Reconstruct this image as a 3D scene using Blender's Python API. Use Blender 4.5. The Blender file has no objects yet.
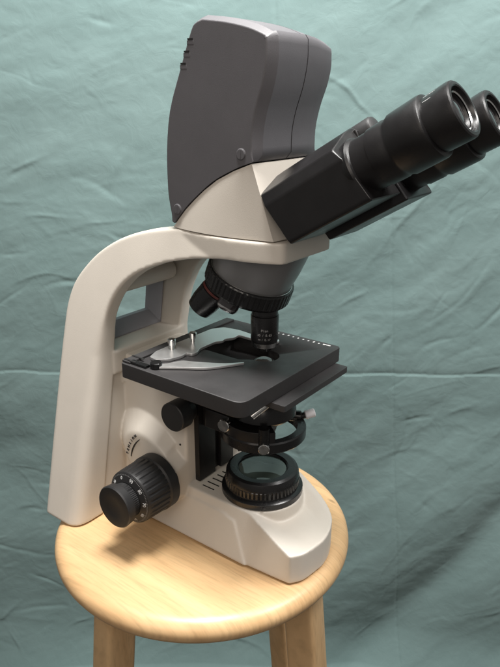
import bpy, bmesh, math, random
import numpy as np
from mathutils import Vector, Matrix

random.seed(4)
rng = np.random.default_rng(7)
S = bpy.context.scene
COL = S.collection
V = Vector
PI = math.pi

# ------------------------------------------------------------------ camera
# world: x = towards the nose of the instrument, y = away, z = up (metres); the stool top is z = 0
cam_d = bpy.data.cameras.new('camera')
cam = bpy.data.objects.new('camera', cam_d)
COL.objects.link(cam)
cam_d.sensor_fit = 'VERTICAL'
cam_d.sensor_height = 36.0
cam_d.lens = 36.0 * 647.86 / 667.0
cam_d.clip_start = 0.02
cam_d.clip_end = 50
CAM_P = V((0.3517, -0.4948, 0.4519))
yaw, pitch, roll = 2.2127, 0.3521, 0.0072
fwd = V((math.cos(yaw) * math.cos(pitch), math.sin(yaw) * math.cos(pitch), -math.sin(pitch)))
rgt = fwd.cross(V((0, 0, 1))).normalized()
upv = rgt.cross(fwd)
r2 = rgt * math.cos(roll) + upv * math.sin(roll)
u2 = -rgt * math.sin(roll) + upv * math.cos(roll)
m = Matrix.Identity(4)
for i in range(3):
    m[i][0], m[i][1], m[i][2], m[i][3] = r2[i], u2[i], -fwd[i], CAM_P[i]
cam.matrix_world = m
S.camera = cam
HB = V((-0.5987, 0.8009, 0))          # horizontal viewing direction
RB = V((0.8009, 0.5987, 0))           # picture right

# ------------------------------------------------------------------ world and lamps
w = bpy.data.worlds.new('World')
S.world = w
w.use_nodes = True
bg = w.node_tree.nodes['Background']
bg.inputs['Color'].default_value = (1.0, 0.95, 0.89, 1)
bg.inputs['Strength'].default_value = 0.19


def area(name, loc, target, size, power, col, size_y=None):
    l = bpy.data.lights.new(name, 'AREA')
    l.energy = power
    l.color = col
    l.size = size
    if size_y:
        l.shape = 'RECTANGLE'
        l.size_y = size_y
    o = bpy.data.objects.new(name, l)
    COL.objects.link(o)
    o.location = loc
    o.rotation_euler = (V(target) - V(loc)).to_track_quat('-Z', 'Y').to_euler()
    return o


area('ceiling_lamp', V((0, 0, 1.35)) + HB * -0.06 + RB * -0.06, (0, 0, 0.1), 0.34, 33.0, (1.0, 0.985, 0.955))
area('second_ceiling_lamp', V((0, 0, 1.45)) + HB * -0.20 + RB * 0.78, (0.03, 0, 0.1), 0.45, 22.0, (1.0, 0.98, 0.955))
area('room_fill', V((0, 0, 1.0)) + HB * -1.25 + RB * -0.35, (0, 0, 0.2), 0.9, 8.0, (1.0, 0.90, 0.80))  # warm fill added from the viewer's side, no lamp known there

S.view_settings.view_transform = 'Standard'
S.view_settings.look = 'None'
S.view_settings.exposure = 0.0
S.view_settings.gamma = 1.0
S.render.engine = 'CYCLES'
S.cycles.use_denoising = True
S.cycles.max_bounces = 8


# ------------------------------------------------------------------ materials
def mat(name, col, rough=0.5, metal=0.0, spec=0.5, coat=0.0, mottled=0.0, mscale=40.0, bump=0.0, bscale=600.0, rvar=0.0, trans=0.0, ior=1.5, coat_rough=0.1):
    ma = bpy.data.materials.new(name)
    ma.use_nodes = True
    nt = ma.node_tree
    b = nt.nodes['Principled BSDF']
    b.inputs['Base Color'].default_value = (*col, 1)
    b.inputs['Roughness'].default_value = rough
    b.inputs['Metallic'].default_value = metal
    b.inputs['Specular IOR Level'].default_value = spec
    b.inputs['Coat Weight'].default_value = coat
    b.inputs['Coat Roughness'].default_value = coat_rough
    b.inputs['Transmission Weight'].default_value = trans
    b.inputs['IOR'].default_value = ior
    tc = nt.nodes.new('ShaderNodeTexCoord')
    if mottled > 0:
        nz = nt.nodes.new('ShaderNodeTexNoise')
        nz.inputs['Scale'].default_value = mscale
        nz.inputs['Detail'].default_value = 6
        nz.inputs['Roughness'].default_value = 0.65
        nt.links.new(tc.outputs['Object'], nz.inputs['Vector'])
        rp = nt.nodes.new('ShaderNodeValToRGB')
        rp.color_ramp.elements[0].position = 0.3
        rp.color_ramp.elements[1].position = 0.7
        rp.color_ramp.elements[0].color = (*[c * (1 - mottled) for c in col], 1)
        rp.color_ramp.elements[1].color = (*[min(1, c * (1 + mottled)) for c in col], 1)
        nt.links.new(nz.outputs['Fac'], rp.inputs['Fac'])
        nt.links.new(rp.outputs['Color'], b.inputs['Base Color'])
    if rvar > 0:
        nz = nt.nodes.new('ShaderNodeTexNoise')
        nz.inputs['Scale'].default_value = mscale * 1.7
        nz.inputs['Detail'].default_value = 5
        nt.links.new(tc.outputs['Object'], nz.inputs['Vector'])
        mr = nt.nodes.new('ShaderNodeMapRange')
        mr.inputs['From Min'].default_value = 0.3
        mr.inputs['From Max'].default_value = 0.7
        mr.inputs['To Min'].default_value = rough - rvar
        mr.inputs['To Max'].default_value = rough + rvar
        nt.links.new(nz.outputs['Fac'], mr.inputs['Value'])
        nt.links.new(mr.outputs['Result'], b.inputs['Roughness'])
    if bump > 0:
        nz = nt.nodes.new('ShaderNodeTexNoise')
        nz.inputs['Scale'].default_value = bscale
        nz.inputs['Detail'].default_value = 3
        nt.links.new(tc.outputs['Object'], nz.inputs['Vector'])
        bp = nt.nodes.new('ShaderNodeBump')
        bp.inputs['Strength'].default_value = bump
        bp.inputs['Distance'].default_value = 0.0006
        nt.links.new(nz.outputs['Fac'], bp.inputs['Height'])
        nt.links.new(bp.outputs['Normal'], b.inputs['Normal'])
    return ma


M = {}
M['cream'] = mat('cream_paint', (0.605, 0.558, 0.495), rough=0.42, mottled=0.035, mscale=16, bump=0.16, bscale=1300, rvar=0.06)
M['grey'] = mat('grey_plastic', (0.092, 0.0885, 0.096), rough=0.58, mottled=0.05, mscale=30, bump=0.22, bscale=1800, rvar=0.06)
M['frame_grey'] = mat('handle_grey_plastic', (0.33, 0.335, 0.37), rough=0.5, mottled=0.03, bump=0.1, bscale=2000)
M['black'] = mat('black_plastic', (0.0068, 0.0062, 0.0066), rough=0.36, mottled=0.08, mscale=30, bump=0.12, bscale=2000, rvar=0.06)
M['matte_black'] = mat('black_stage_paint', (0.031, 0.0292, 0.0300), rough=0.50, mottled=0.08, mscale=25, bump=0.15, bscale=2600, rvar=0.08)
M['rubber'] = mat('black_rubber', (0.014, 0.0138, 0.0145), rough=0.5, mottled=0.08, bump=0.12, bscale=2500)
M['gloss_black'] = mat('gloss_black_metal', (0.008, 0.008, 0.0085), rough=0.27, rvar=0.04, mscale=40)
M['gunmetal'] = mat('gunmetal', (0.26, 0.26, 0.265), rough=0.34, metal=0.6, mottled=0.05, rvar=0.06, mscale=40)
M['chrome'] = mat('chrome', (0.62, 0.62, 0.61), rough=0.2, metal=1.0, rvar=0.06, mscale=120)
M['steel'] = mat('brushed_steel', (0.80, 0.80, 0.80), rough=0.36, metal=0.88, rvar=0.03, mscale=90, bump=0.06, bscale=900)
M['brass'] = mat('brass', (0.55, 0.42, 0.2), rough=0.3, metal=1.0)
M['white'] = mat('white_plastic', (0.78, 0.76, 0.78), rough=0.4)
M['ink_white'] = mat('white_ink', (0.62, 0.62, 0.62), rough=0.6)
M['ink_black'] = mat('black_ink', (0.02, 0.018, 0.016), rough=0.6)
M['ink_grey'] = mat('grey_ink', (0.16, 0.16, 0.165), rough=0.6)
M['red'] = mat('red_paint', (0.075, 0.014, 0.010), rough=0.4)
M['orange'] = mat('orange_paint', (0.28, 0.11, 0.05), rough=0.4)
M['glass'] = mat('coated_glass', (0.045, 0.060, 0.053), rough=0.04, coat=0.6, coat_rough=0.02)
M['lens'] = mat('lens_glass', (0.02, 0.018, 0.02), rough=0.04, coat=1.0, coat_rough=0.02)
M['slot'] = mat('slot_black', (0.006, 0.0055, 0.0055), rough=0.6)


def wood_material():
    ma = bpy.data.materials.new('varnished_light_wood')
    ma.use_nodes = True
    nt = ma.node_tree
    N, L = nt.nodes, nt.links
    b = N['Principled BSDF']
    tc = N.new('ShaderNodeTexCoord')
    mp = N.new('ShaderNodeMapping')
    mp.inputs['Rotation'].default_value = (0, 0, math.radians(-36))
    mp.inputs['Scale'].default_value = (2.0, 17, 2.0)
    L.new(tc.outputs['Object'], mp.inputs['Vector'])
    n1 = N.new('ShaderNodeTexNoise')
    n1.inputs['Scale'].default_value = 2.6
    n1.inputs['Detail'].default_value = 7
    n1.inputs['Roughness'].default_value = 0.62
    n1.inputs['Distortion'].default_value = 0.8
    L.new(mp.outputs['Vector'], n1.inputs['Vector'])
    rp = N.new('ShaderNodeValToRGB')
    e = rp.color_ramp.elements
    e[0].position, e[1].position = 0.28, 0.72
    e[0].color = (0.60, 0.375, 0.185, 1)
    e[1].color = (0.74, 0.50, 0.265, 1)
    L.new(n1.outputs['Fac'], rp.inputs['Fac'])
    # glued strips: one tone per board
    mp2 = N.new('ShaderNodeMapping')
    mp2.inputs['Rotation'].default_value = (0, 0, math.radians(-36))
    L.new(tc.outputs['Object'], mp2.inputs['Vector'])
    sx = N.new('ShaderNodeSeparateXYZ')
    L.new(mp2.outputs['Vector'], sx.inputs['Vector'])
    mu = N.new('ShaderNodeMath'); mu.operation = 'MULTIPLY'; mu.inputs[1].default_value = 1 / 0.062
    L.new(sx.outputs['Y'], mu.inputs[0])
    fl = N.new('ShaderNodeMath'); fl.operation = 'FLOOR'
    L.new(mu.outputs[0], fl.inputs[0])
    wn = N.new('ShaderNodeTexWhiteNoise'); wn.noise_dimensions = '1D'
    L.new(fl.outputs[0], wn.inputs['W'])
    mr = N.new('ShaderNodeMapRange')
    mr.inputs['To Min'].default_value, mr.inputs['To Max'].default_value = 0.90, 1.06
    L.new(wn.outputs['Value'], mr.inputs['Value'])
    mx = N.new('ShaderNodeVectorMath'); mx.operation = 'SCALE'
    L.new(rp.outputs['Color'], mx.inputs[0]); L.new(mr.outputs['Result'], mx.inputs['Scale'])
    # fine pores and the odd pin knot
    mp3 = N.new('ShaderNodeMapping')
    mp3.inputs['Rotation'].default_value = (0, 0, math.radians(-36))
    mp3.inputs['Scale'].default_value = (30, 420, 60)
    L.new(tc.outputs['Object'], mp3.inputs['Vector'])
    n2 = N.new('ShaderNodeTexNoise'); n2.inputs['Scale'].default_value = 1.0; n2.inputs['Detail'].default_value = 3
    L.new(mp3.outputs['Vector'], n2.inputs['Vector'])
    r2_ = N.new('ShaderNodeMapRange')
    r2_.inputs['From Min'].default_value, r2_.inputs['From Max'].default_value = 0.30, 0.52
    r2_.inputs['To Min'].default_value, r2_.inputs['To Max'].default_value = 0.84, 1.0
    L.new(n2.outputs['Fac'], r2_.inputs['Value'])
    mx2 = N.new('ShaderNodeVectorMath'); mx2.operation = 'SCALE'
    L.new(mx.outputs[0], mx2.inputs[0]); L.new(r2_.outputs['Result'], mx2.inputs['Scale'])
    vo = N.new('ShaderNodeTexVoronoi'); vo.inputs['Scale'].default_value = 11
    mp4 = N.new('ShaderNodeMapping'); mp4.inputs['Rotation'].default_value = (0, 0, math.radians(-36)); mp4.inputs['Scale'].default_value = (0.8, 1.6, 1.0)
    L.new(tc.outputs['Object'], mp4.inputs['Vector']); L.new(mp4.outputs['Vector'], vo.inputs['Vector'])
    kr = N.new('ShaderNodeMapRange')
    kr.inputs['From Min'].default_value, kr.inputs['From Max'].default_value = 0.02, 0.06
    kr.inputs['To Min'].default_value, kr.inputs['To Max'].default_value = 0.62, 1.0
    L.new(vo.outputs['Distance'], kr.inputs['Value'])
    mx3 = N.new('ShaderNodeVectorMath'); mx3.operation = 'SCALE'
    L.new(mx2.outputs[0], mx3.inputs[0]); L.new(kr.outputs['Result'], mx3.inputs['Scale'])
    L.new(mx3.outputs[0], b.inputs['Base Color'])
    b.inputs['Roughness'].default_value = 0.4
    b.inputs['Coat Weight'].default_value = 0.10
    b.inputs['Coat Roughness'].default_value = 0.25
    bp = N.new('ShaderNodeBump'); bp.inputs['Strength'].default_value = 0.12; bp.inputs['Distance'].default_value = 0.0005
    L.new(n2.outputs['Fac'], bp.inputs['Height']); L.new(bp.outputs['Normal'], b.inputs['Normal'])
    return ma


M['wood'] = wood_material()


def cloth_material():
    ma = bpy.data.materials.new('teal_cotton')
    ma.use_nodes = True
    nt = ma.node_tree
    N, L = nt.nodes, nt.links
    b = N['Principled BSDF']
    tc = N.new('ShaderNodeTexCoord')
    n1 = N.new('ShaderNodeTexNoise')
    n1.inputs['Scale'].default_value = 7
    n1.inputs['Detail'].default_value = 8
    n1.inputs['Roughness'].default_value = 0.6
    L.new(tc.outputs['Object'], n1.inputs['Vector'])
    rp = N.new('ShaderNodeValToRGB')
    e = rp.color_ramp.elements
    e[0].position, e[1].position = 0.3, 0.7
    e[0].color = (0.138, 0.207, 0.203, 1)
    e[1].color = (0.160, 0.232, 0.228, 1)
    L.new(n1.outputs['Fac'], rp.inputs['Fac'])
    L.new(rp.outputs['Color'], b.inputs['Base Color'])
    b.inputs['Roughness'].default_value = 0.85
    b.inputs['Specular IOR Level'].default_value = 0.25
    b.inputs['Sheen Weight'].default_value = 0.15
    # crumple noise at two scales plus the weave
    n2 = N.new('ShaderNodeTexNoise'); n2.inputs['Scale'].default_value = 38; n2.inputs['Detail'].default_value = 6; n2.inputs['Distortion'].default_value = 1.2
    L.new(tc.outputs['Object'], n2.inputs['Vector'])
    n3 = N.new('ShaderNodeTexNoise'); n3.inputs['Scale'].default_value = 1500; n3.inputs['Detail'].default_value = 2
    L.new(tc.outputs['Object'], n3.inputs['Vector'])
    b1 = N.new('ShaderNodeBump'); b1.inputs['Strength'].default_value = 0.18; b1.inputs['Distance'].default_value = 0.004
    L.new(n2.outputs['Fac'], b1.inputs['Height'])
    b2 = N.new('ShaderNodeBump'); b2.inputs['Strength'].default_value = 0.25; b2.inputs['Distance'].default_value = 0.0005
    L.new(n3.outputs['Fac'], b2.inputs['Height']); L.new(b1.outputs['Normal'], b2.inputs['Normal'])
    L.new(b2.outputs['Normal'], b.inputs['Normal'])
    return ma


M['cloth'] = cloth_material()
M['floor'] = mat('dark_floor', (0.05, 0.045, 0.04), rough=0.6, mottled=0.2, mscale=12)


# ------------------------------------------------------------------ mesh helpers
def link(name, me, parent=None):
    o = bpy.data.objects.new(name, me)
    COL.objects.link(o)
    if parent is not None:
        o.parent = parent
    return o


def obj(name, bm, mats, parent=None, bevel=0.0, seg=3, ang=30.0, smooth=True, sharp=32.0):
    bmesh.ops.recalc_face_normals(bm, faces=bm.faces[:])
    if bevel > 0:
        es = [e for e in bm.edges if len(e.link_faces) == 2 and e.calc_face_angle(0) > math.radians(ang)]
        bmesh.ops.bevel(bm, geom=es, offset=bevel, segments=seg, profile=0.5, affect='EDGES', clamp_overlap=True)
    me = bpy.data.meshes.new(name)
    bm.to_mesh(me)
    bm.free()
    for ma in (mats if isinstance(mats, (list, tuple)) else [mats]):
        me.materials.append(ma)
    o = link(name, me, parent)
    if smooth:
        me.shade_smooth()
        me.set_sharp_from_angle(angle=math.radians(sharp))
        if bevel > 0:
            wn = o.modifiers.new('wn', 'WEIGHTED_NORMAL')
            wn.keep_sharp = True
    return o


def new():
    return bmesh.new()


def box(bm, x0, x1, y0, y1, z0, z1, mi=0):
    v = [bm.verts.new(p) for p in ((x0, y0, z0), (x1, y0, z0), (x1, y1, z0), (x0, y1, z0), (x0, y0, z1), (x1, y0, z1), (x1, y1, z1), (x0, y1, z1))]
    for f in ((0, 3, 2, 1), (4, 5, 6, 7), (0, 1, 5, 4), (1, 2, 6, 5), (2, 3, 7, 6), (3, 0, 4, 7)):
        fa = bm.faces.new([v[i] for i in f])
        fa.material_index = mi


def loft(bm, rings, close=True, cap=(True, True), mi=0):
    R = [[bm.verts.new(p) for p in ring] for ring in rings]
    n = len(R[0])
    for a, b in zip(R[:-1], R[1:]):
        for i in range(n if close else n - 1):
            f = bm.faces.new((a[i], a[(i + 1) % n], b[(i + 1) % n], b[i]))
            f.material_index = mi
    if cap[0]:
        bm.faces.new(R[0][::-1]).material_index = mi
    if cap[1]:
        bm.faces.new(R[-1]).material_index = mi


def basis(d, ref=(0, 0, 1)):
    d = V(d).normalized()
    ref = V(ref)
    if abs(d.dot(ref)) > 0.95:
        ref = V((1, 0, 0))
    a = ref.cross(d).normalized()
    b = d.cross(a)
    return d, a, b


def lathe(bm, prof, origin=(0, 0, 0), axis=(0, 0, 1), n=64, mi=0, flutes=None, ref=(0, 0, 1), capends=True):
    """prof: list of (s along axis, r[, mi of the band that follows]); flutes: {band index: (count, depth)}"""
    d, a, b = basis(axis, ref)
    o = V(origin)
    rings = []
    for k, p in enumerate(prof):
        s, r = p[0], p[1]
        ring = []
        for i in range(n):
            t = 2 * PI * i / n
            rr = r
            if flutes and k in flutes:
                c, dep = flutes[k]
                ph = (t * c / (2 * PI)) % 1.0
                rr = r - (dep if ph > 0.55 else 0.0)
            ring.append(bm.verts.new(o + d * s + (a * math.cos(t) + b * math.sin(t)) * rr))
        rings.append(ring)
    for k in range(len(rings) - 1):
        m_ = prof[k][2] if len(prof[k]) > 2 else mi
        for i in range(n):
            f = bm.faces.new((rings[k][i], rings[k][(i + 1) % n], rings[k + 1][(i + 1) % n], rings[k + 1][i]))
            f.material_index = m_
    if capends:
        for ring, p in ((rings[0], prof[0]), (rings[-1], prof[-1])):
            if p[1] > 1e-6:
                f = bm.faces.new(ring)
                f.material_index = p[2] if len(p) > 2 else mi


def cyl(bm, p0, p1, r, n=32, mi=0, r1=None, ch=0.0):
    p0, p1 = V(p0), V(p1)
    L = (p1 - p0).length
    r1 = r if r1 is None else r1
    c = min(ch, r * 0.5, L * 0.4)
    if c > 0:
        prof = [(0, r - c), (c, r), (L - c, r1), (L, r1 - c)]
    else:
        prof = [(0, r), (L, r1)]
    lathe(bm, prof, p0, p1 - p0, n, mi)


def prism(bm, pts, z0, z1, mi=0):
    loft(bm, [[(p[0], p[1], z0) for p in pts], [(p[0], p[1], z1) for p in pts]], mi=mi)


def rounded(pts, rad, seg=6):
    """round the corners of a closed 2D polygon"""
    out = []
    n = len(pts)
    for i in range(n):
        p0, p1, p2 = V((*pts[i - 1], 0)), V((*pts[i], 0)), V((*pts[(i + 1) % n], 0))
        r = rad[i] if isinstance(rad, (list, tuple)) else rad
        if r <= 0:
            out.append((p1.x, p1.y)); continue
        a, b = (p0 - p1), (p2 - p1)
        la, lb = a.length, b.length
        a.normalize(); b.normalize()
        t = min(r, la * 0.49, lb * 0.49)
        for k in range(seg + 1):
            q = k / seg
            c = (p1 + a * t) * (1 - q) ** 2 + p1 * 2 * q * (1 - q) + (p1 + b * t) * q ** 2
            out.append((c.x, c.y))
    return out


def catmull(pts, sub=6):
    """smooth open curve through points (tuples of any length)"""
    P = [np.array(p, float) for p in pts]
    P = [2 * P[0] - P[1]] + P + [2 * P[-1] - P[-2]]
    out = []
    for i in range(1, len(P) - 2):
        for k in range(sub):
            t = k / sub
            a, b, c, d = P[i - 1], P[i], P[i + 1], P[i + 2]
            out.append(0.5 * ((2 * b) + (c - a) * t + (2 * a - 5 * b + 4 * c - d) * t * t + (3 * b - a - 3 * c + d) * t ** 3))
    out.append(P[-2])
    return out


def cast(name, bm, ma, parent, voxel=0.0013, it=6):
    """one casting: overlapping solids fused by a voxel remesh, with soft edges"""
    bmesh.ops.recalc_face_normals(bm, faces=bm.faces[:])
    me = bpy.data.meshes.new(name)
    bm.to_mesh(me)
    bm.free()
    tmp = bpy.data.objects.new(name, me)
    COL.objects.link(tmp)
    rm = tmp.modifiers.new('r', 'REMESH')
    rm.mode = 'VOXEL'
    rm.voxel_size = voxel
    rm.use_smooth_shade = True
    sm = tmp.modifiers.new('s', 'SMOOTH')
    sm.factor = 0.5
    sm.iterations = it
    dg = bpy.context.evaluated_depsgraph_get()
    fin = bpy.data.meshes.new_from_object(tmp.evaluated_get(dg))
    bpy.data.objects.remove(tmp)
    fin.name = name
    fin.materials.clear()
    fin.materials.append(ma)
    fin.shade_smooth()
    return link(name, fin, parent)


def cut(o, bm):
    """subtract a solid from a part for good"""
    bmesh.ops.recalc_face_normals(bm, faces=bm.faces[:])
    me = bpy.data.meshes.new('cut')
    bm.to_mesh(me)
    bm.free()
    c = bpy.data.objects.new('cut', me)
    COL.objects.link(c)
    for ma in o.data.materials:
        me.materials.append(ma)
    md = o.modifiers.new('b', 'BOOLEAN')
    md.operation = 'DIFFERENCE'
    md.solver = 'EXACT'
    md.object = c
    dg = bpy.context.evaluated_depsgraph_get()
    fin = bpy.data.meshes.new_from_object(o.evaluated_get(dg))
    o.modifiers.clear()
    o.data = fin
    bpy.data.objects.remove(c)
    fin.shade_smooth()
    fin.set_sharp_from_angle(angle=math.radians(32))


def lettering(name, items, ma, parent, thick=0.00012):
    """items: (text, height, matrix) -> one mesh part of raised ink"""
    bm = new()
    for txt, h, mx in items:
        cu = bpy.data.curves.new('t', 'FONT')
        cu.body = txt
        cu.size = h
        cu.align_x = 'CENTER'
        cu.align_y = 'CENTER'
        cu.extrude = thick
        t = bpy.data.objects.new('t', cu)
        COL.objects.link(t)
        dg = bpy.context.evaluated_depsgraph_get()
        me = bpy.data.meshes.new_from_object(t.evaluated_get(dg))
        me.transform(mx)
        bm.from_mesh(me)
        bpy.data.objects.remove(t)
        bpy.data.curves.remove(cu)
        bpy.data.meshes.remove(me)
    return obj(name, bm, ma, parent, smooth=False)


def frame(o, x, z):
    """matrix with text x axis along x and its face towards z"""
    x = V(x).normalized()
    z = V(z).normalized()
    y = z.cross(x).normalized()
    x = y.cross(z)
    mx = Matrix.Identity(4)
    for i in range(3):
        mx[i][0], mx[i][1], mx[i][2], mx[i][3] = x[i], y[i], z[i], o[i]
    return mx


def thing(name, label, cat, loc=(0, 0, 0)):
    o = bpy.data.objects.new(name, None)
    COL.objects.link(o)
    o.location = loc
    o.empty_display_size = 0.05
    o['label'] = label
    o['category'] = cat
    return o


# ------------------------------------------------------------------ setting: floor and hung cloth
bm = new()
fl = [V((0, 0, -0.72)) + HB * a + RB * b for a, b in ((-1.8, -2.0), (-1.8, 2.0), (1.2, 2.0), (1.2, -2.0))]
bm.faces.new([bm.verts.new(p) for p in fl])
o = obj('floor', bm, M['floor'], smooth=False)
o['kind'] = 'structure'


def vnoise(x, y, seed):
    """smooth value noise on arrays"""
    r = np.random.default_rng(seed)
    T = r.random((256, 256))
    xi, yi = np.floor(x).astype(int), np.floor(y).astype(int)
    fx, fy = x - xi, y - yi
    fx = fx * fx * fx * (fx * (fx * 6 - 15) + 10)
    fy = fy * fy * fy * (fy * (fy * 6 - 15) + 10)
    g = lambda i, j: T[i % 256, j % 256]
    return (g(xi, yi) * (1 - fx) + g(xi + 1, yi) * fx) * (1 - fy) + (g(xi, yi + 1) * (1 - fx) + g(xi + 1, yi + 1) * fx) * fy


def fbm(x, y, seed, oct=4, gain=0.5):
    s, a = 0, 1
    for k in range(oct):
        s = s + a * (vnoise(x * 2 ** k + 17 * k, y * 2 ** k + 31 * k, seed + k) - 0.5)
        a *= gain
    return s


def ridge(x, y, seed, sharp=0.08):
    """thin crease lines: where a noise field crosses its middle"""
    n = vnoise(x, y, seed) - 0.5
    return np.exp(-np.abs(n) / sharp)


def build_cloth():
    NU, NV = 1080, 860
    u = np.linspace(-1.05, 1.05, NU)
    v = np.linspace(0.86, -0.80, NV)
    U, Vv = np.meshgrid(u, v)
    wx = U + 0.03 * fbm(U * 6, Vv * 6, 90, 3)
    wv = Vv + 0.03 * fbm(U * 6 + 9, Vv * 6 + 5, 95, 3)
    d = 0.012 * fbm(U * 2.6 + 3, Vv * 2.6 + 8, 5, 2)                      # broad hang
    # diagonal drag folds running down to the left, stronger on the right
    a = wx * math.cos(0.9) - wv * math.sin(0.9)
    c = wx * math.sin(0.9) + wv * math.cos(0.9)
    wr = np.clip((U + 0.1) / 0.35, 0, 1)
    d += wr * 0.006 * fbm(a * 11 + 2, c * 2.6, 21, 3)
    # crosswise creases from folding, stronger at the left and the top
    wl = np.clip((0.15 - U) / 0.4, 0.25, 1)
    a2 = wx * math.cos(0.25) + wv * math.sin(0.25)
    c2 = -wx * math.sin(0.25) + wv * math.cos(0.25)
    d += wl * 0.0022 * fbm(a2 * 4 + 7, c2 * 13 + 1, 33, 4)
    d += 0.0010 * fbm(wx * 16 + 1, wv * 22 + 4, 41, 4, 0.55)
    # creases: many separate short bent lines, crosswise at the left and top, slanting at the right
    du, dv = u[1] - u[0], v[0] - v[1]
    for k in range(1350):
        cu, cv = rng.uniform(-1.0, 1.0), rng.uniform(-.62, .84)
        lft = 1 / (1 + math.exp((cu - 0.05) / 0.12))
        th = rng.normal(0.18, 0.35) if rng.random() < lft else rng.normal(0.85, 0.35)
        if rng.random() < 0.25:
            th = rng.uniform(-1.5, 1.5)
        L_ = rng.lognormal(-3.45, 0.5)
        wd_ = rng.uniform(.0018, .0052)
        am = rng.normal(0, 1) * .00036 * (wd_ / .003) * (1.25 if rng.random() < lft else .8)
        bend = rng.normal(0, 2.2)
        R_ = L_ * 2.2 + wd_ * 4
        i0, i1 = np.searchsorted(u, cu - R_), np.searchsorted(u, cu + R_)
        j0, j1 = np.searchsorted(-v, -(cv + R_)), np.searchsorted(-v, -(cv - R_))
        if i1 <= i0 or j1 <= j0:
            continue
        uu, vv = wx[j0:j1, i0:i1] - cu, wv[j0:j1, i0:i1] - cv
        p_ = uu * math.cos(th) + vv * math.sin(th)
        q_ = -uu * math.sin(th) + vv * math.cos(th) + bend * p_ * p_
        pr = np.exp(-(p_ / L_) ** 2)
        d[j0:j1, i0:i1] += am * pr * (np.exp(-(q_ / wd_) ** 2) + 0.45 * np.tanh(q_ / wd_) * np.exp(-np.abs(q_) / (wd_ * 5)))
    # pressed fold line right across, and the straight one down the right side
    yl = -0.007 + 0.0065 * fbm(U * 6, U * 0, 77, 3)
    q = Vv - yl
    d += np.where(q > 0, -0.0012 * np.exp(-np.abs(q - 0.003) / 0.0045), 0.0003 * np.exp(q / 0.02)) * (0.55 + 0.9 * vnoise(U * 7, U * 0 + 3, 79))
    d += 0.0004 * np.clip(-q / 0.012, 0, 1)
    ul = 0.232 - 0.105 * (Vv - 0.04) * 0.9
    d -= 0.0016 * np.exp(-np.abs(U - ul) / 0.0016) * np.clip((0.36 - Vv) / 0.1, 0, 1)
    # upper pressed line left of it
    # big sagging fold at lower right: a valley with the cloth coming forward beneath it
    x0, y0 = 0.30, -0.50
    nx, ny = 0.79, -0.613
    dist = (U - x0) * nx + (Vv - y0) * ny + 0.10 * (U - 0.32) ** 2 * 2 + 0.01 * fbm(U * 4, Vv * 4, 81, 2)
    along = (U - x0) * 0.613 + (Vv - y0) * 0.79
    fade = np.clip((0.42 - along) / 0.2, 0, 1)
    d += fade * 0.45 * (0.030 * np.exp(-((dist + 0.10) / 0.075) ** 2) - 0.022 * np.exp(-((dist - 0.012) / 0.035) ** 2) + 0.060 * (1 / (1 + np.exp(-(dist - 0.075) / 0.032))))
    # soft bulge at lower left and a hollow above it
    d += 0.018 * np.exp(-(((U + 0.47) / 0.12) ** 2 + ((Vv + 0.60) / 0.10) ** 2))
    d -= 0.016 * np.exp(-(((U + 0.50) / 0.13) ** 2 + ((Vv + 0.20) / 0.10) ** 2))
    d += 0.030 * np.clip((-Vv - 0.55) / 0.1, 0, 1.5) ** 2
    # sheet: hangs, then turns on to the floor towards the viewer
    zt, rad = -0.64, 0.075
    L = np.clip(zt - Vv, 0, None)
    th = np.clip(L / rad, 0, PI / 2)
    fo = rad * (1 - np.cos(th)) + np.clip(L - rad * PI / 2, 0, None)
    zz = np.where(Vv > zt, Vv, zt - rad * np.sin(th))
    nh, nz = np.cos(th), np.sin(th)
    B = 0.43
    fw = B - fo - d * nh
    zz = zz + d * nz
    X = HB.x * fw + RB.x * U
    Y = HB.y * fw + RB.y * U
    co = np.stack([X, Y, zz], -1).reshape(-1, 3)
    idx = np.arange(NU * NV).reshape(NV, NU)
    q4 = np.stack([idx[:-1, :-1], idx[1:, :-1], idx[1:, 1:], idx[:-1, 1:]], -1).reshape(-1, 4)
    me = bpy.data.meshes.new('backdrop_cloth')
    me.vertices.add(len(co))
    me.vertices.foreach_set('co', co.ravel())
    me.loops.add(q4.size)
    me.loops.foreach_set('vertex_index', q4.ravel())
    me.polygons.add(len(q4))
    me.polygons.foreach_set('loop_start', np.arange(0, q4.size, 4))
    me.polygons.foreach_set('loop_total', np.full(len(q4), 4))
    me.update(calc_edges=True)
    me.validate()
    me.materials.append(M['cloth'])
    me.shade_smooth()
    o = link('backdrop_cloth', me)
    o['label'] = 'wrinkled teal green cloth hanging behind the microscope and stool'
    o['category'] = 'cloth'
    return o


build_cloth()

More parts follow.
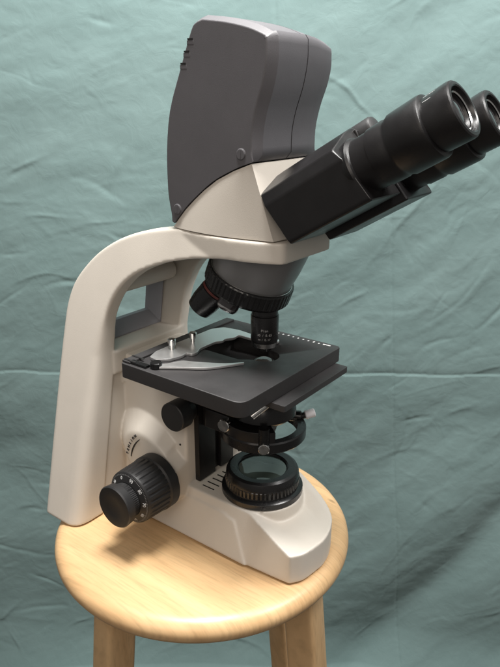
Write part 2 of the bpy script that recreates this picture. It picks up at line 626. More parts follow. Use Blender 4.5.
# ------------------------------------------------------------------ stool
SX, SY, SR = -0.0628, -0.0266, 0.165
stool = thing('wooden_stool', 'round topped light wood stool carrying the microscope', 'stool', (SX, SY, -0.72))
bm = new()
t = 0.0285
prof = [(-t, SR - 0.016), (-t + 0.0015, SR - 0.0095), (-t + 0.006, SR - 0.0035), (-t + 0.0115, SR - 0.0004), (-t / 2 + 0.001, SR),
        (-0.009, SR - 0.0008), (-0.0045, SR - 0.0038), (-0.0014, SR - 0.0085), (0, SR - 0.0145)]
lathe(bm, prof, (0, 0, 0), n=160)
seat = obj('seat', bm, M['wood'], None, sharp=60)
seat.location = (SX, SY, 0)
seat.parent = stool
seat.matrix_parent_inverse = Matrix.Translation((-SX, -SY, 0.72))
for angd, rt in ((-101, 0.117), (8, 0.124), (77, 0.113), (194, 0.118)):
    bm = new()
    ca, sa = math.cos(math.radians(angd)), math.sin(math.radians(angd))
    rings = []
    for z, sc in ((-t, 1.0), (-0.2, 1.0), (-0.45, 0.98), (-0.72, 0.86)):
        r_ = rt + (-t - z) * 0.10
        w2 = 0.0175 * sc
        sec = rounded([(-w2, -w2), (w2, -w2), (w2, w2), (-w2, w2)], 0.006, 4)
        rings.append([(SX + ca * (r_ + p[0]) - sa * p[1], SY + sa * (r_ + p[0]) + ca * p[1], z) for p in sec])
    loft(bm, rings)
    o = obj('leg', bm, M['wood'], None, sharp=50)
    o.parent = stool
    o.matrix_parent_inverse = Matrix.Translation((-SX, -SY, 0.72))
# rungs low between neighbouring legs
la = [(-101, 0.117), (8, 0.124), (77, 0.113), (194, 0.118)]
for k in range(4):
    z = -0.48 if k % 2 else -0.43
    pp = []
    for angd, rt in (la[k], la[(k + 1) % 4]):
        r_ = rt + (-t - z) * 0.10
        pp.append(V((SX + math.cos(math.radians(angd)) * r_, SY + math.sin(math.radians(angd)) * r_, z)))
    bm = new()
    cyl(bm, pp[0], pp[1], 0.010, 24)
    o = obj('rung', bm, M['wood'], None)
    o.parent = stool
    o.matrix_parent_inverse = Matrix.Translation((-SX, -SY, 0.72))

# ------------------------------------------------------------------ microscope
SCOPE = thing('microscope', 'cream binocular microscope with black eyepieces, black stage and grey camera housing on top', 'microscope', (0, 0, 0))

# base with the pillar behind the stage: a level rear, a sloping nose and a round boss for the collector
NEAR_B = ([-.190, .012, .026, .062, .0745, .0778, .0855, .0885, .0897], [-.0670, -.0665, -.0650, -.0625, -.0612, -.0603, -.0480, -.0300, -.0185])
NEAR_T = ([-.190, -.02, .0175, .040, .060, .0770, .0853, .0885, .0897], [-.0470, -.0465, -.0458, -.0522, -.0575, -.0612, -.0482, -.0300, -.0185])
FAR_B = ([-.190, -.03, .008, .030, .050, .064, .0735, .0800, .0870, .0897], [.0620, .0610, .0565, .0490, .0400, .0320, .0240, .0150, -.0020, -.0180])
RIDGE = ([-.190, .0165, .0190, .0770, .090], [.0500, .0500, .0494, .0346, .0340])
CENTRE = ([-.190, .004, .014, .026, .040, .060, .090], [.0500, .0495, .0465, .0400, .0350, .0338, .0340])


def smooth_tail(tab, k0):
    """round the nose: a smooth curve through the last points of an outline table"""
    p = catmull(list(zip(tab[0][k0:], tab[1][k0:])), 8)
    xs = list(tab[0][:k0]) + [float(q[0]) for q in p]
    ys = list(tab[1][:k0]) + [float(q[1]) for q in p]
    keep = [i for i in range(len(xs)) if i == 0 or xs[i] > max(xs[:i]) + 1e-6]
    return [xs[i] for i in keep], [ys[i] for i in keep]


NEAR_B, NEAR_T, FAR_B = smooth_tail(NEAR_B, 5), smooth_tail(NEAR_T, 5), smooth_tail(FAR_B, 1)


def base_section(x, dz=0.0):
    nb, nt2, fb = (float(np.interp(x, *t_)) for t_ in (NEAR_B, NEAR_T, FAR_B))
    zr, zc_ = float(np.interp(x, *RIDGE)), float(np.interp(x, *CENTRE))
    ft = min(fb, max(nt2 + .0005, fb - 0.004 * max(0, min(1, (.05 - x) / .06))))
    pts = [(x, nb * .985, .0013), (x, nb, .0030), (x, nt2, zr - .0004)]
    for k in range(13):
        q = k / 12
        y = nt2 + (ft - nt2) * q
        e = min(q, 1 - q) * 2
        e = max(0, min(1, e / 0.62))
        e = e * e * (3 - 2 * e)
        pts.append((x, y, zr + (zc_ - zr) * e))
    pts += [(x, ft, zr - .0004), (x, fb, .0030), (x, fb * .985, .0013)]
    return pts


bm = new()
loft(bm, [base_section(x) for x in list(np.linspace(-.186, .074, 60)) + list(.0897 - .0152 * np.linspace(1, 0.04, 26) ** 1.8)])
lathe(bm, [(.020, .0452), (.0485, .0447), (.0497, .0440)], (0, 0, 0), n=96)
# raised rear flank of the side (the slanted step ahead of the knobs)
pts = [(-0.17, 0.0016), (0.0272, 0.0016), (0.0020, 0.0370), (-0.013, 0.0400), (-0.17, 0.0440)]
loft(bm, [[(x, -0.040, z) for x, z in pts], [(x, -(0.0679 - 0.405 * z), z) for x, z in pts]])
# pillar
rings = []
for z, y0, x1 in ((0.03, 0.0545, -0.0660), (0.050, 0.0500, -0.0660), (0.075, 0.0490, -0.0662), (0.11, 0.0480, -0.0665), (0.184, 0.0470, -0.0668)):
    pl = rounded([(-0.176, -y0), (x1, -y0), (x1, y0 - .006), (-0.176, y0 - .006)], [0, 0.004, 0.004, 0], 4)
    rings.append([(x, y, z) for x, y in pl])
loft(bm, rings)
# fairing of the pillar round the knobs, drawn out towards the arm
def fair(a):
    e = (a - math.radians(152) + PI) % (2 * PI) - PI
    return 0.0250 + 0.037 * math.exp(-(e / math.radians(47)) ** 2)


rings = []
for y, g in ((-.030, .036), (-.0455, .032), (-.0510, .0235), (-.0570, .0140), (-.0615, .0070), (-.0645, .0020), (-.0655, -.0025)):
    ring = []
    for a in np.linspace(0, 2 * PI, 72, endpoint=False):
        gg = g * (0.10 if math.cos(a) > 0.2 else 0.30 + 0.70 * (fair(a) - .025) / .037)
        r_ = fair(a) + gg
        ring.append((min(-.0662, max(-.162, -.0875 + r_ * math.cos(a))), y, max(.001, .062 + r_ * math.sin(a) * (1.25 if math.sin(a) < 0 else 1.0))))
    rings.append(ring)
loft(bm, rings)
box(bm, -0.190, -0.1560, -0.050, 0.036, 0.150, 0.1900)
# web that closes the joint between pillar and arm
loft(bm, [[(-.195, -yb, z), (-.1585, -yb, z), (-.1585, -.03, z), (-.195, -.03, z)] for z, yb in ((0.001, .100), (.09, .080), (.189, .062))])
base = cast('base', bm, M['cream'], SCOPE, 0.0011, 11)

# arm: two curved side plates, the back shell between them and the platform for the head
OUT = [(-.212, 0.0013), (-.2142, .085), (-.2156, .164), (-.2153, .214), (-.2132, .240), (-.2056, .2620), (-.190, .282), (-.1695, .300), (-.142, .3155), (-.108, .327), (-.070, .3335), (-.045, .3335)]
INN = [(-.1560, 0.0013), (-.1558, .085), (-.1552, .164), (-.1540, .205), (-.1500, .238), (-.1370, .2645), (-.1150, .2840), (-.0845, .2978), (-.0600, .3050), (-.0385, .3095), (-.010, .3130), (.010, .3138)]
OC, IC = catmull(OUT, 5), catmull(INN, 5)


def yout(z):
    return 0.1335 - 0.25 * z


def yfar(z):
    return float(np.interp(z, [0, .15, .19, .25, .30, .334], [.085, .061, .0575, .0675, .0665, .0560]))


bm = new()
for s in (-1, 1):
    rings = []
    for k, (po, pi_) in enumerate(zip(OC, IC)):
        t_ = k / (len(OC) - 1)
        q = min(1, t_ / 0.34)
        th = (0.040 * (1 - q) + 0.0185 * q) if s < 0 else 0.0165
        rf = (0.030 * (1 - q) + 0.0045 * q) if s < 0 else 0.004
        rb = 0.008 * (1 - q) + 0.005 * q
        ring = []
        # section corners: (w along outer->inner, depth from the outer face)
        W = math.hypot(po[0] - pi_[0], po[1] - pi_[1])
        sec = rounded([(0, 0), (W, 0), (W, th), (0, th)], [rb, rf, 0.002, 0.002], 6)
        for a, dpt in sec:
            f = a / W
            x = po[0] + (pi_[0] - po[0]) * f
            z = po[1] + (pi_[1] - po[1]) * f
            ring.append((x, s * ((yout(z) if s < 0 else yfar(z)) - dpt), z))
        rings.append(ring)
    loft(bm, rings)
# back shell
SH = catmull([(-.2100, 0.002), (-.2122, .085), (-.2136, .164), (-.2136, .197)], 4)
rings = [[(x, -yout(z) + .012, z), (x + .014, -yout(z) + .012, z), (x + .014, yfar(z) - .008, z), (x, yfar(z) - .008, z)] for x, z in SH]
loft(bm, rings)
UP = catmull([(-.2010, .2660), (-.188, .2810), (-.1675, .2985), (-.140, .3140), (-.106, .3250), (-.066, .3315)], 4)
rings = []
for k in range(len(UP)):
    x, z = UP[k]
    g = UP[min(k + 1, len(UP) - 1)] - UP[max(k - 1, 0)]
    nx, nz = g[1], -g[0]
    l = math.hypot(nx, nz)
    nx, nz = nx / l * 0.015, nz / l * 0.015
    yy, yf = yout(z) - 0.012, yfar(z) - 0.008
    rings.append([(x, -yy, z), (x + nx, -yy, z + nz), (x + nx, yf, z + nz), (x, yf, z)])
loft(bm, rings)
# rounded cross rib under the shell at the top of the handle opening
for zc, xc, rr_ in ((0.2590, -0.1710, 0.0112),):
    cyl(bm, (xc, -0.060, zc), (xc, 0.046, zc), rr_, 32)
# sill below the opening
box(bm, -.2110, -.1535, -.064, .048, .165, .1912)
# platform
pf = [(-.068, -.0500), (-.050, -.0525), (-.020, -.0555), (.010, -.0545), (.030, -.0490), (.0475, -.0405)]
pf = pf + [(x, -y) for x, y in pf[::-1]]
pfr = rounded(pf, [0.002, .01, .01, .01, .008, .005, .005, .008, .01, .01, .01, .002], 4)
prism(bm, pfr, 0.3138, 0.3330)
cast('arm', bm, M['cream'], SCOPE, 0.0011, 12)

# grey liner of the handle opening: a funnel with a flat flange at the back
bm = new()


def rect(x, ya, yb, yt, z0, z1):
    return [(x, -ya, z0), (x, yb, z0), (x, yt, z1), (x, -ya + .004, z1)]


loft(bm, [rect(-.2065, .058, .041, .052, .1925, .2660), rect(-.1850, .062, .0410, .0520, .1905, .2660), rect(-.1845, .060, .0390, .0500, .1930, .2640),
          rect(-.2000, .050, .0350, .0410, .2060, .2540), rect(-.2065, .050, .0352, .0412, .2062, .2540)], cap=(False, False))
v = list(bm.verts)
bm.verts.ensure_lookup_table()
for k in range(4):
    a, b = k, (k + 1) % 4
    bm.faces.new((bm.verts[a], bm.verts[16 + a], bm.verts[16 + b], bm.verts[b]))
obj('handle_frame', bm, M['frame_grey'], SCOPE, bevel=0.0008, seg=2)

for x, y in ((.060, -.040), (.062, .012), (-.135, -.050), (-.135, .045), (-.185, -.095)):
    bm = new()
    cyl(bm, (x, y, 0.0001), (x, y, .0035), .0085, 28)
    obj('rubber_foot', bm, M['rubber'], base)

# vent slits moulded into the base behind the collector
bm = new()
for k in range(5):
    y = -0.036 + k * 0.0085
    box(bm, -0.0545, -0.0385, y - 0.0006, y + 0.0006, 0.0490, 0.05035)
obj('vent_slit', bm, M['slot'], base, smooth=False)

# tension legend around the knob
KX, KZ = -0.0868, 0.0620
bm = new()
items = []
WORD = 'TENSION'


def side_y(z):
    return -0.0656


for k, ch in enumerate(WORD):
    a = math.radians(168 - k * 5.6)
    p = (-.0890 + 0.0520 * math.cos(a), 0, .0625 + 0.0520 * math.sin(a))
    y = side_y(p[2])
    rad = V((math.cos(a), 0, math.sin(a)))
    tan = V((math.sin(a), 0, -math.cos(a)))
    items.append((ch, 0.0044, frame((p[0], y, p[2]), tan, (0, -1, 0))))
lettering('knob_legend', items, M['ink_black'], base, 0.0007)
arc0 = []
rings = []
for k in range(17):
    a = math.radians(169 - k * 2.4)
    wd = 0.0009 * (0.35 + 0.65 * math.sin(PI * min(1, (k + 2) / 18)))
    ring = []
    for rr_ in (0.0460 - wd, 0.0460 + wd):
        x, z = -.0890 + rr_ * math.cos(a), .0625 + rr_ * math.sin(a)
        ring += [(x, side_y(z) + 0.0006, z), (x, side_y(z) - 0.0006, z)]
    rings.append([ring[0], ring[1], ring[3], ring[2]])
loft(bm, rings)
obj('legend_arc', bm, M['ink_black'], base, smooth=False)
bm = new()
cyl(bm, (-.0745, -.0440, .0990), (-.0745, -.0490, .0990), 0.0011, 16)
obj('pin_hole', bm, M['slot'], base)

# focus knobs, both sides
for s in (-1, 1):
    bm = new()
    y0 = 0.0640 if s < 0 else 0.044
    prof = [(y0, .0235), (.0690, .0240), (.0700, .0302), (.0706, .0310), (.0815, .0310), (.0825, .0304), (.0835, .0297), (.0848, .0301), (.1060, .0293), (.1110, .0289), (.1125, .0285), (.1132, .0277)]
    lathe(bm, prof, (KX, 0, KZ), (0, s, 0), n=168, flutes={7: (28, .0011), 8: (28, .0011)})
    ck = obj('coarse_focus_knob', bm, M['rubber'], SCOPE, sharp=28)
    bm = new()
    lathe(bm, [(.1128, .0277), (.1134, .0276), (.1162, .0190), (.1158, .0180)], (KX, 0, KZ), (0, s, 0), n=96)
    obj('dial_ring', bm, M['gunmetal'] if False else M['rubber'], ck)
    if s < 0:
        items = []
        for k, tx in enumerate(('0', '90', '80', '70', '60', '50', '40', '30', '20', '10')):
            a = math.radians(112 - k * 36)
            rd = V((math.cos(a), 0, math.sin(a)))
            p = V((KX, -.1151, KZ)) + rd * .0229
            items.append((tx, 0.0048, frame(p, (math.sin(a), 0, -math.cos(a)), V((0, -1, 0)) + rd * .33)))
        lettering('dial_numbers', items, M['ink_white'], ck)
        bm = new()
        for k in range(100):
            a = 2 * PI * k / 100
            ca, sa = math.cos(a), math.sin(a)
            r0, r1 = .0257, .0271
            h = 0.00013
            y = -.1145
            vs = [bm.verts.new(q) for q in ((KX + r0 * ca + h * sa, y, KZ + r0 * sa - h * ca), (KX + r1 * ca + h * sa, y + .0005, KZ + r1 * sa - h * ca),
                                            (KX + r1 * ca - h * sa, y + .0005, KZ + r1 * sa + h * ca), (KX + r0 * ca - h * sa, y, KZ + r0 * sa + h * ca))]
            bm.faces.new(vs)
        bmesh.ops.solidify(bm, geom=bm.faces[:], thickness=0.0002)
        obj('dial_scale', bm, M['ink_white'], ck, smooth=False)
    bm = new()
    prof = [(.1145, .0178), (.1165, .0180), (.1168, .0186), (.1210, .0190), (.1250, .0194), (.1258, .0220), (.1335, .0228), (.1350, .0218), (.1353, .0120), (.1347, .0100), (.1347, 0.0)]
    lathe(bm, prof, (KX, 0, KZ), (0, s, 0), n=180, flutes={1: (60, .0006), 2: (60, .0006), 3: (60, .0006)})
    obj('fine_focus_knob', bm, M['rubber'], SCOPE, sharp=28)

# field lamp collector on the base
bm = new()
prof = [(.0495, .0425), (.0505, .0440), (.0560, .0440), (.0570, .0430), (.0580, .0395), (.0598, .0393), (.0606, .0402), (.0672, .0402), (.0680, .0396), (.0735, .0393), (.0765, .0380), (.0782, .0350), (.0778, .0280), (.0768, .0268), (.0745, .0262), (.0740, .0)]
lathe(bm, prof, (0, 0, 0), n=336, flutes={6: (56, .0013), 7: (56, .0013)})
coll = obj('field_lens_housing', bm, M['gloss_black'], SCOPE, sharp=30)
bm = new()
lathe(bm, [(.0742, .0258), (.0752, .0255), (.0760, .018), (.0764, .009), (.0765, 0)], (0, 0, 0), n=64)
obj('field_lens', bm, M['glass'], coll, sharp=60)
bm = new()
dd = V((0.62, -0.78, 0)).normalized()
cyl(bm, dd * 0.0430 + V((0, 0, .0533)), dd * 0.0450 + V((0, 0, .0533)), 0.0015, 16)
obj('set_screw', bm, M['matte_black'], coll)

# condenser carrier column (two rails) and its focus knob
bm = new()
box(bm, -.0760, -.0600, -.0345, -.0075, .0510, .1885)
box(bm, -.0745, -.0630, -.0075, .0010, .0530, .1880)
box(bm, -.0745, -.0590, .0010, .0240, .0530, .1882)
colm = obj('condenser_column', bm, M['black'], SCOPE, bevel=0.0008, seg=2)
bm = new()
box(bm, -.0600, -.0400, -.0280, .0200, .118, .148)
obj('carrier_block', bm, M['black'], colm, bevel=0.0015, seg=2)
bm = new()
lathe(bm, [(0, .0150), (.001, .0158), (.016, .0158), (.0165, .0140), (.026, .0120)], (-.0690, -.0655, .1400), (0, 1, 0), n=72)
obj('condenser_focus_knob', bm, M['rubber'], colm, sharp=30)

# condenser: lens barrel, swung ring carrier, screws
bm = new()
lathe(bm, [(.2000, .0), (.2000, .0100), (.1985, .0125), (.1900, .0150), (.1870, .0240), (.1640, .0270), (.1600, .0300), (.1500, .0340), (.1440, .0345), (.1425, .0325), (.1400, .0300), (.1395, .0)], (0, 0, 0), n=96)
cond = obj('condenser', bm, M['gloss_black'], SCOPE, sharp=30)
bm = new()
lathe(bm, [(.2001, .0092), (.2022, .0070), (.2030, .0035), (.2032, 0)], (0, 0, 0), n=48)
obj('condenser_lens', bm, mat('condenser_glass', (0.06, 0.06, 0.058), rough=0.06, metal=0.0, coat=1.0, coat_rough=0.03), cond, sharp=60)
bm = new()
n = 96
rings = []
for k in range(n):
    a = 2 * PI * k / n
    ring = []
    for r_, z in ((.0365, .1175), (.0440, .1170), (.0452, .1185), (.0452, .1275), (.0440, .1290), (.0365, .1290)):
        ring.append((r_ * math.cos(a), r_ * math.sin(a), z))
    rings.append(ring)
loft(bm, rings + [rings[0]], cap=(False, False))
bmesh.ops.remove_doubles(bm, verts=bm.verts[:], dist=1e-6)
ringc = obj('ring_carrier', bm, M['gloss_black'], cond, sharp=35)
bm = new()
box(bm, -.0440, -.0290, -.0260, .0260, .122, .146)
box(bm, -.046, -.014, -.0405, -.0300, .1265, .1480)
obj('carrier_fork', bm, M['black'], cond, bevel=0.0015, seg=2)
bm = new()
aa_ = np.linspace(math.radians(-215), math.radians(-38), 40)
prism(bm, [(.0440 * math.cos(a), .0440 * math.sin(a)) for a in aa_] + [(.0250 * math.cos(a), .0250 * math.sin(a)) for a in aa_[::-1]], .1275, .1405)
obj('filter_holder', bm, M['black'], cond, bevel=0.0008, seg=2)
bm = new()
d1 = V((0.10, -1.0, 0.02)).normalized()
p = V((-.0180, -.0400, .1385))
cyl(bm, p, p + d1 * 0.0055, 0.0068, 40, ch=0.0006)
obj('clamp_screw', bm, M['chrome'], cond)
bm = new()
pd = V((.0260, -.0350, .1262))
rad = V((0.6, -0.8, 0)).normalized()
cyl(bm, pd + V((0, 0, .020)), pd + V((0, 0, -.003)), 0.0056, 28)
fs = obj('front_bracket', bm, M['gloss_black'], cond)
bm = new()
cyl(bm, pd + rad * .003 + V((0, 0, -.0005)), pd + rad * 0.0072 + V((0, 0, -.0005)), 0.0057, 36, ch=0.0006)
obj('front_screw', bm, M['chrome'], cond)
bm = new()
q0, q1 = V((.0250, .0350, .1305)), V((.0370, .0480, .1345))
dq = (q1 - q0).normalized()
cyl(bm, V((.010, .026, .131)), q0, 0.0058, 24, ch=.0008)
cyl(bm, q0 - dq * .001, q0 + dq * .005, 0.0036, 20)
stem = obj('centring_stem', bm, M['gloss_black'], cond)
bm = new()
cyl(bm, q0 + dq * .004, q0 + dq * 0.0150, 0.0048, 28, ch=.0008)
obj('centring_knob', bm, M['white'], cond)
bm = new()
l0, l1 = V((.0215, -.0490, .1638)), V((.0330, -.0370, .1770))
cyl(bm, l0, l1, 0.0038, 28)
lev = obj('iris_lever', bm, M['chrome'], cond)
bm = new()
dl = (l1 - l0).normalized()
cyl(bm, l0 - dl * .0002, l0 + dl * .001, 0.0026, 20)
obj('lever_bore', bm, M['slot'], cond)
bm = new()
cyl(bm, (.0340, -.0330, .1735), (.0500, -.0240, .1760), 0.0016, 16)
obj('brass_pin', bm, M['brass'], cond)

# mechanical stage
bm = new()
sp = rounded([(-.1010, -.1010), (.0492, -.1010), (.0492, .0705), (-.1010, .0705)], [.003, .0125, .006, .003], 8)
prism(bm, sp, 0.1895, 0.2050)
stage = obj('stage', bm, M['matte_black'], SCOPE, bevel=0.0009, seg=2, ang=60)
bm = new()
hole = [(.0155 * math.cos(a), .0155 * math.sin(a)) for a in np.linspace(-2.2, 2.2, 30)]
hole += [(-.060, .0125), (-.060, -.0255), (-.0150, -.0255)]
hole = [(-.0150, -.0235)] + [(.0155 * math.cos(a), .0155 * math.sin(a)) for a in np.linspace(-1.75, 1.9, 28)] + [(-.014, .0265), (-.0600, .0265), (-.0600, -.0235)]
prism(bm, hole, 0.1905, 0.2080)
cut(stage, bm)
bm = new()
prism(bm, [(.0150 * math.cos(a), .0150 * math.sin(a)) for a in np.linspace(0, 2 * PI, 40, endpoint=False)], 0.1860, 0.2040)
cut(stage, bm)
stage.data.materials.append(M['slot'])
for p_ in stage.data.polygons:
    c_ = p_.center
    if -.0615 < c_.x < .017 and -.0245 < c_.y < .0275 and .1896 < c_.z < .2049:
        p_.material_index = len(stage.data.materials) - 1
# slide-plate that shows below the front edge
bm = new()
pl = rounded([(-.095, -.0560), (.0632, -.0560), (.0632, .0610), (-.095, .0610)], [.002] * 4, 2)
prism(bm, pl, 0.1830, 0.1893)
obj('lower_plate', bm, M['matte_black'], stage, bevel=0.0005, seg=2)
# rack rail along the left rear edge with its dark slots
bm = new()
box(bm, -.1015, -.0905, -.0985, .066, .2050, .2072)
obj('traverse_rail', bm, M['matte_black'], stage, bevel=0.0006, seg=2)
bm = new()
cyl(bm, (-.0640, -.0890, .2050), (-.0640, -.0890, .2112), .0058, 30, ch=.0006)
box(bm, -.0925, -.0700, -.0975, -.0915, .2050, .2076)
obj('finger_pivot', bm, M['gloss_black'], stage, bevel=0.0, sharp=30)
bm = new()
for y in (-.0955, -.0850):
    box(bm, -.1010, -.0850, y - .0011, y + .0011, .2073, .2078)
obj('rail_slot', bm, M['slot'], stage, smooth=False)
# holder
A = [(-.0838, -.0783), (-.0895, -.0640), (-.0898, -.0463), (-.0889, -.0144), (-.0886, .0219), (-.0807, .0350), (-.0622, .0384), (-.0430, .0362), (-.0087, .0406), (-.0070, .0343),
     (-.0383, .0251), (-.0525, .0258), (-.0510, .0159), (-.0567, .0070), (-.0546, .0010), (-.0594, -.0065), (-.0594, -.0300), (-.0545, -.0400), (-.0555, -.0470), (-.0622, -.0480), (-.0600, -.0560), (-.0640, -.0700), (-.0740, -.0800)]
bm = new()
prism(bm, rounded(A, 0.0025, 3), 0.2054, 0.2084)
hold = obj('slide_holder', bm, M['steel'], stage, bevel=0.0006, seg=2, ang=50)
up_ = catmull([(-.0680, -.0890), (-.0590, -.0790), (-.0530, -.0655), (-.0420, -.0600), (-.0321, -.0548), (-.0151, -.0444), (-.0020, -.0310)], 5)
dn_ = catmull([(-.0008, -.0322), (-.0100, -.0480), (-.0215, -.0640), (-.0390, -.0765), (-.0540, -.0875), (-.0640, -.0945)], 5)
B_ = [tuple(p) for p in up_] + [tuple(p) for p in dn_]
bm = new()
prism(bm, B_, 0.2056, 0.2080)
obj('spring_finger', bm, M['steel'], stage, bevel=0.0005, seg=2, ang=50)
for x, y in ((-.0815, -.0485), (-.0780, -.0202)):
    bm = new()
    lathe(bm, [(.2082, .0026), (.2122, .0026), (.2126, .0040), (.2180, .0042), (.2188, .0034), (.2189, 0)], (x, y, 0), n=36)
    obj('thumb_screw', bm, M['chrome'], stage, sharp=35)
bm = new()
for k in range(13):
    x = -.046 + k * .0065
    box(bm, x - .0008, x + .0008, .0628, .0628 + (.0034 if k % 5 == 0 else .0022), .2050, .20512)
box(bm, .0300, .0390, .0640, .0660, .2050, .20514)
obj('stage_scale', bm, M['ink_white'], stage, smooth=False)
# clear condenser ring seen in the hole belongs to the condenser itself

# nosepiece: tilted drum, knurled ring and three objectives
TH = math.radians(22)
NT = V((-math.sin(TH), 0, -math.cos(TH)))
CR = V((-.0195, 0, .2800))
APX = CR - NT * (0.0195 / math.sin(TH))
bm = new()
lathe(bm, [(-.062, .0460), (-.030, .0435), (-.0095, .0405), (-.0060, .0400)], CR, NT, n=96, ref=(0, 1, 0))
nose = obj('nosepiece', bm, M['gunmetal'], SCOPE, sharp=30)
bm = new()
lathe(bm, [(-.0095, .0400), (-.0090, .0432), (-.0080, .0442), (.0055, .0442), (.0085, .0420), (.0095, .0395), (.0100, .0)], CR, NT, n=216, flutes={2: (54, .0007), 3: (54, .0007)}, ref=(0, 1, 0))
obj('turret_ring', bm, M['gloss_black'], nose, sharp=30)
bm = new()
lathe(bm, [(-.0100, .0412), (-.0098, .0416), (-.0094, .0414), (-.0092, .0405)], CR, NT, n=96, ref=(0, 1, 0), capends=False)
obj('ring_edge', bm, M['chrome'], nose, sharp=30)


def objective(phi, L, bands, text=False, mats=None):
    e1 = V((math.cos(TH), 0, -math.sin(TH)))
    ey = V((0, 1, 0))
    d = NT * math.cos(TH) + (e1 * math.cos(phi) + ey * math.sin(phi)) * math.sin(TH)
    st = (0.0195 / math.sin(TH) + 0.0085) / math.cos(TH)        # from apex to the turret face along d
    o0 = APX + d * st
    bm = new()
    lathe(bm, bands, o0 - d * 0.004, d, n=72)
    ob = obj('objective', bm, mats or [M['gloss_black'], M['chrome'], M['red'], M['lens'], M['orange']], nose, sharp=30)
    return ob, o0, d


L0 = 0.0485
ob, o0, d0 = objective(0, L0, [(0, .0120), (.0060, .0128), (.0160, .0132), (.0165, .0128), (.0172, .0128), (.0178, .0140), (.0420, .0138), (.0440, .0133), (.0452, .0131, 1), (.0484, .0124, 1), (.0500, .0122), (.0502, .0110), (.0540, .0070), (.0550, .0062, 3), (.0551, .0)])
items = []
for tx, zz, hh in (('Plan', .2365, .0036), ('40 / 0.65', .2318, .0033), ('\u221e / 0.17', .2272, .0030)):
    R_ = .0141
    wch = hh * 0.50
    a0 = math.atan2(-.58, .55)
    for k, ch in enumerate(tx):
        a = a0 - (0.14) + (k - (len(tx) - 1) / 2) * wch / R_
        nrm = V((math.cos(a), math.sin(a), 0))
        items.append((ch, hh, frame(V((0, 0, zz)) + nrm * R_, (-math.sin(a), math.cos(a), 0), nrm)))
lettering('objective_marking', items, mat('objective_ink', (0.34, 0.34, 0.34), rough=0.6), ob, 0.00006)
objective(math.radians(-138), .043, [(0, .0120), (.0080, .0138), (.0140, .0140), (.0145, .0148, 2), (.0170, .0148), (.0175, .0140), (.0180, .0150), (.0330, .0145), (.0430, .0128), (.0440, .0110), (.0445, .007, 3), (.0446, 0)])
objective(math.radians(-84), .02, [(0, .0110), (.0085, .0110, 4), (.0110, .0112, 3), (.0165, .0110, 1), (.0185, .0106, 3), (.0205, .0090, 3), (.0215, 0)])

# viewing head
bm = new()
arc = catmull([(-.0745, .3338), (-.0620, .3475), (-.0500, .3590), (-.0240, .3790), (.0020, .3920), (.0200, .3985)], 4)
ax_, az_ = [p[0] for p in arc], [p[1] for p in arc]


def xrear(z):
    return float(np.interp(z, az_, ax_))


def head_loop(z):
    f = (z - 0.3338) / (0.3985 - 0.3338)
    xr = xrear(z)
    xc = 0.0395 * (1 - f) + 0.0190 * f          # crease
    yc = 0.0445 * (1 - f) + 0.0492 * f
    xf = 0.0430 * (1 - f) + 0.0250 * f          # front centre
    pts = []
    bul = 0.0080 * (1 - f) ** 1.3
    for k in range(9):
        q = k / 8
        x = xr + (xc - xr) * q
        yb = (0.0478 * (1 - q) + 0.0445 * q) * (1 - f) + 0.0492 * f
        y = yb + bul * math.sin(PI * min(1, q * 1.05)) ** 0.9 if 0 < q < 1 else yb
        pts.append((x, -y))
    pts.append((xf - .0005, -yc * 0.45))
    pts = pts + [(x, -y) for x, y in pts[::-1]]
    return [(x, y, z) for x, y in pts]


rings = [head_loop(z) for z in (0.3338, 0.3342, 0.342, 0.352, 0.362, 0.372, 0.382, 0.391, 0.3975, 0.3985)]
rings[0] = [(x * .985 - .0003, y * .985, z) for x, y, z in rings[0]]
loft(bm, rings)
head = obj('viewing_head', bm, M['cream'], SCOPE, bevel=0.0012, seg=3, ang=25, sharp=40)

# grey camera housing: two half shells with a seam
G = 0.0008
back = [(-.0733, .3400), (-.0774, .3600), (-.0785, .3740), (-.0780, .4050), (-.0726, .4390), (-.0590, .4720), (-.0455, .5020), (-.0400, .5085), (-.0320, .5110)]
top = [(-.0320, .5110), (-.0080, .5080), (.0150, .5030), (.0300, .4975), (.0345, .4945)]
front = [(.0345, .4945), (.0345, .4790), (.0310, .4605), (.0245, .4410), (.0208, .4220), (.0208, .4000)]
low = [(p[0] + 0.0003, p[1] + 0.0012) for p in arc[::-1]]
prof2 = [tuple(p) for p in catmull(back, 3)] + [tuple(p) for p in catmull(top, 3)][1:] + [tuple(p) for p in catmull(front, 4)][1:] + low[:-1]
nb, nt_, nf = len(catmull(back, 3)), len(catmull(top, 3)) - 1, len(catmull(front, 4)) - 1


def grown(g):
    out = []
    n_ = len(prof2)
    for k, p in enumerate(prof2):
        a, b = prof2[k - 1], prof2[(k + 1) % n_]
        tx, tz = b[0] - a[0], b[1] - a[1]
        l = math.hypot(tx, tz) or 1
        nx, nz = -tz / l, tx / l
        lowpt = k >= nb + nt_ + nf - 1
        f = 0.0 if lowpt or k == 0 else 1.0
        gg = g * (1.7 if nb + nt_ - 2 <= k < nb + nt_ + nf else 1.0)
        out.append((p[0] + nx * gg * f, p[1] + nz * gg * f))
    return out


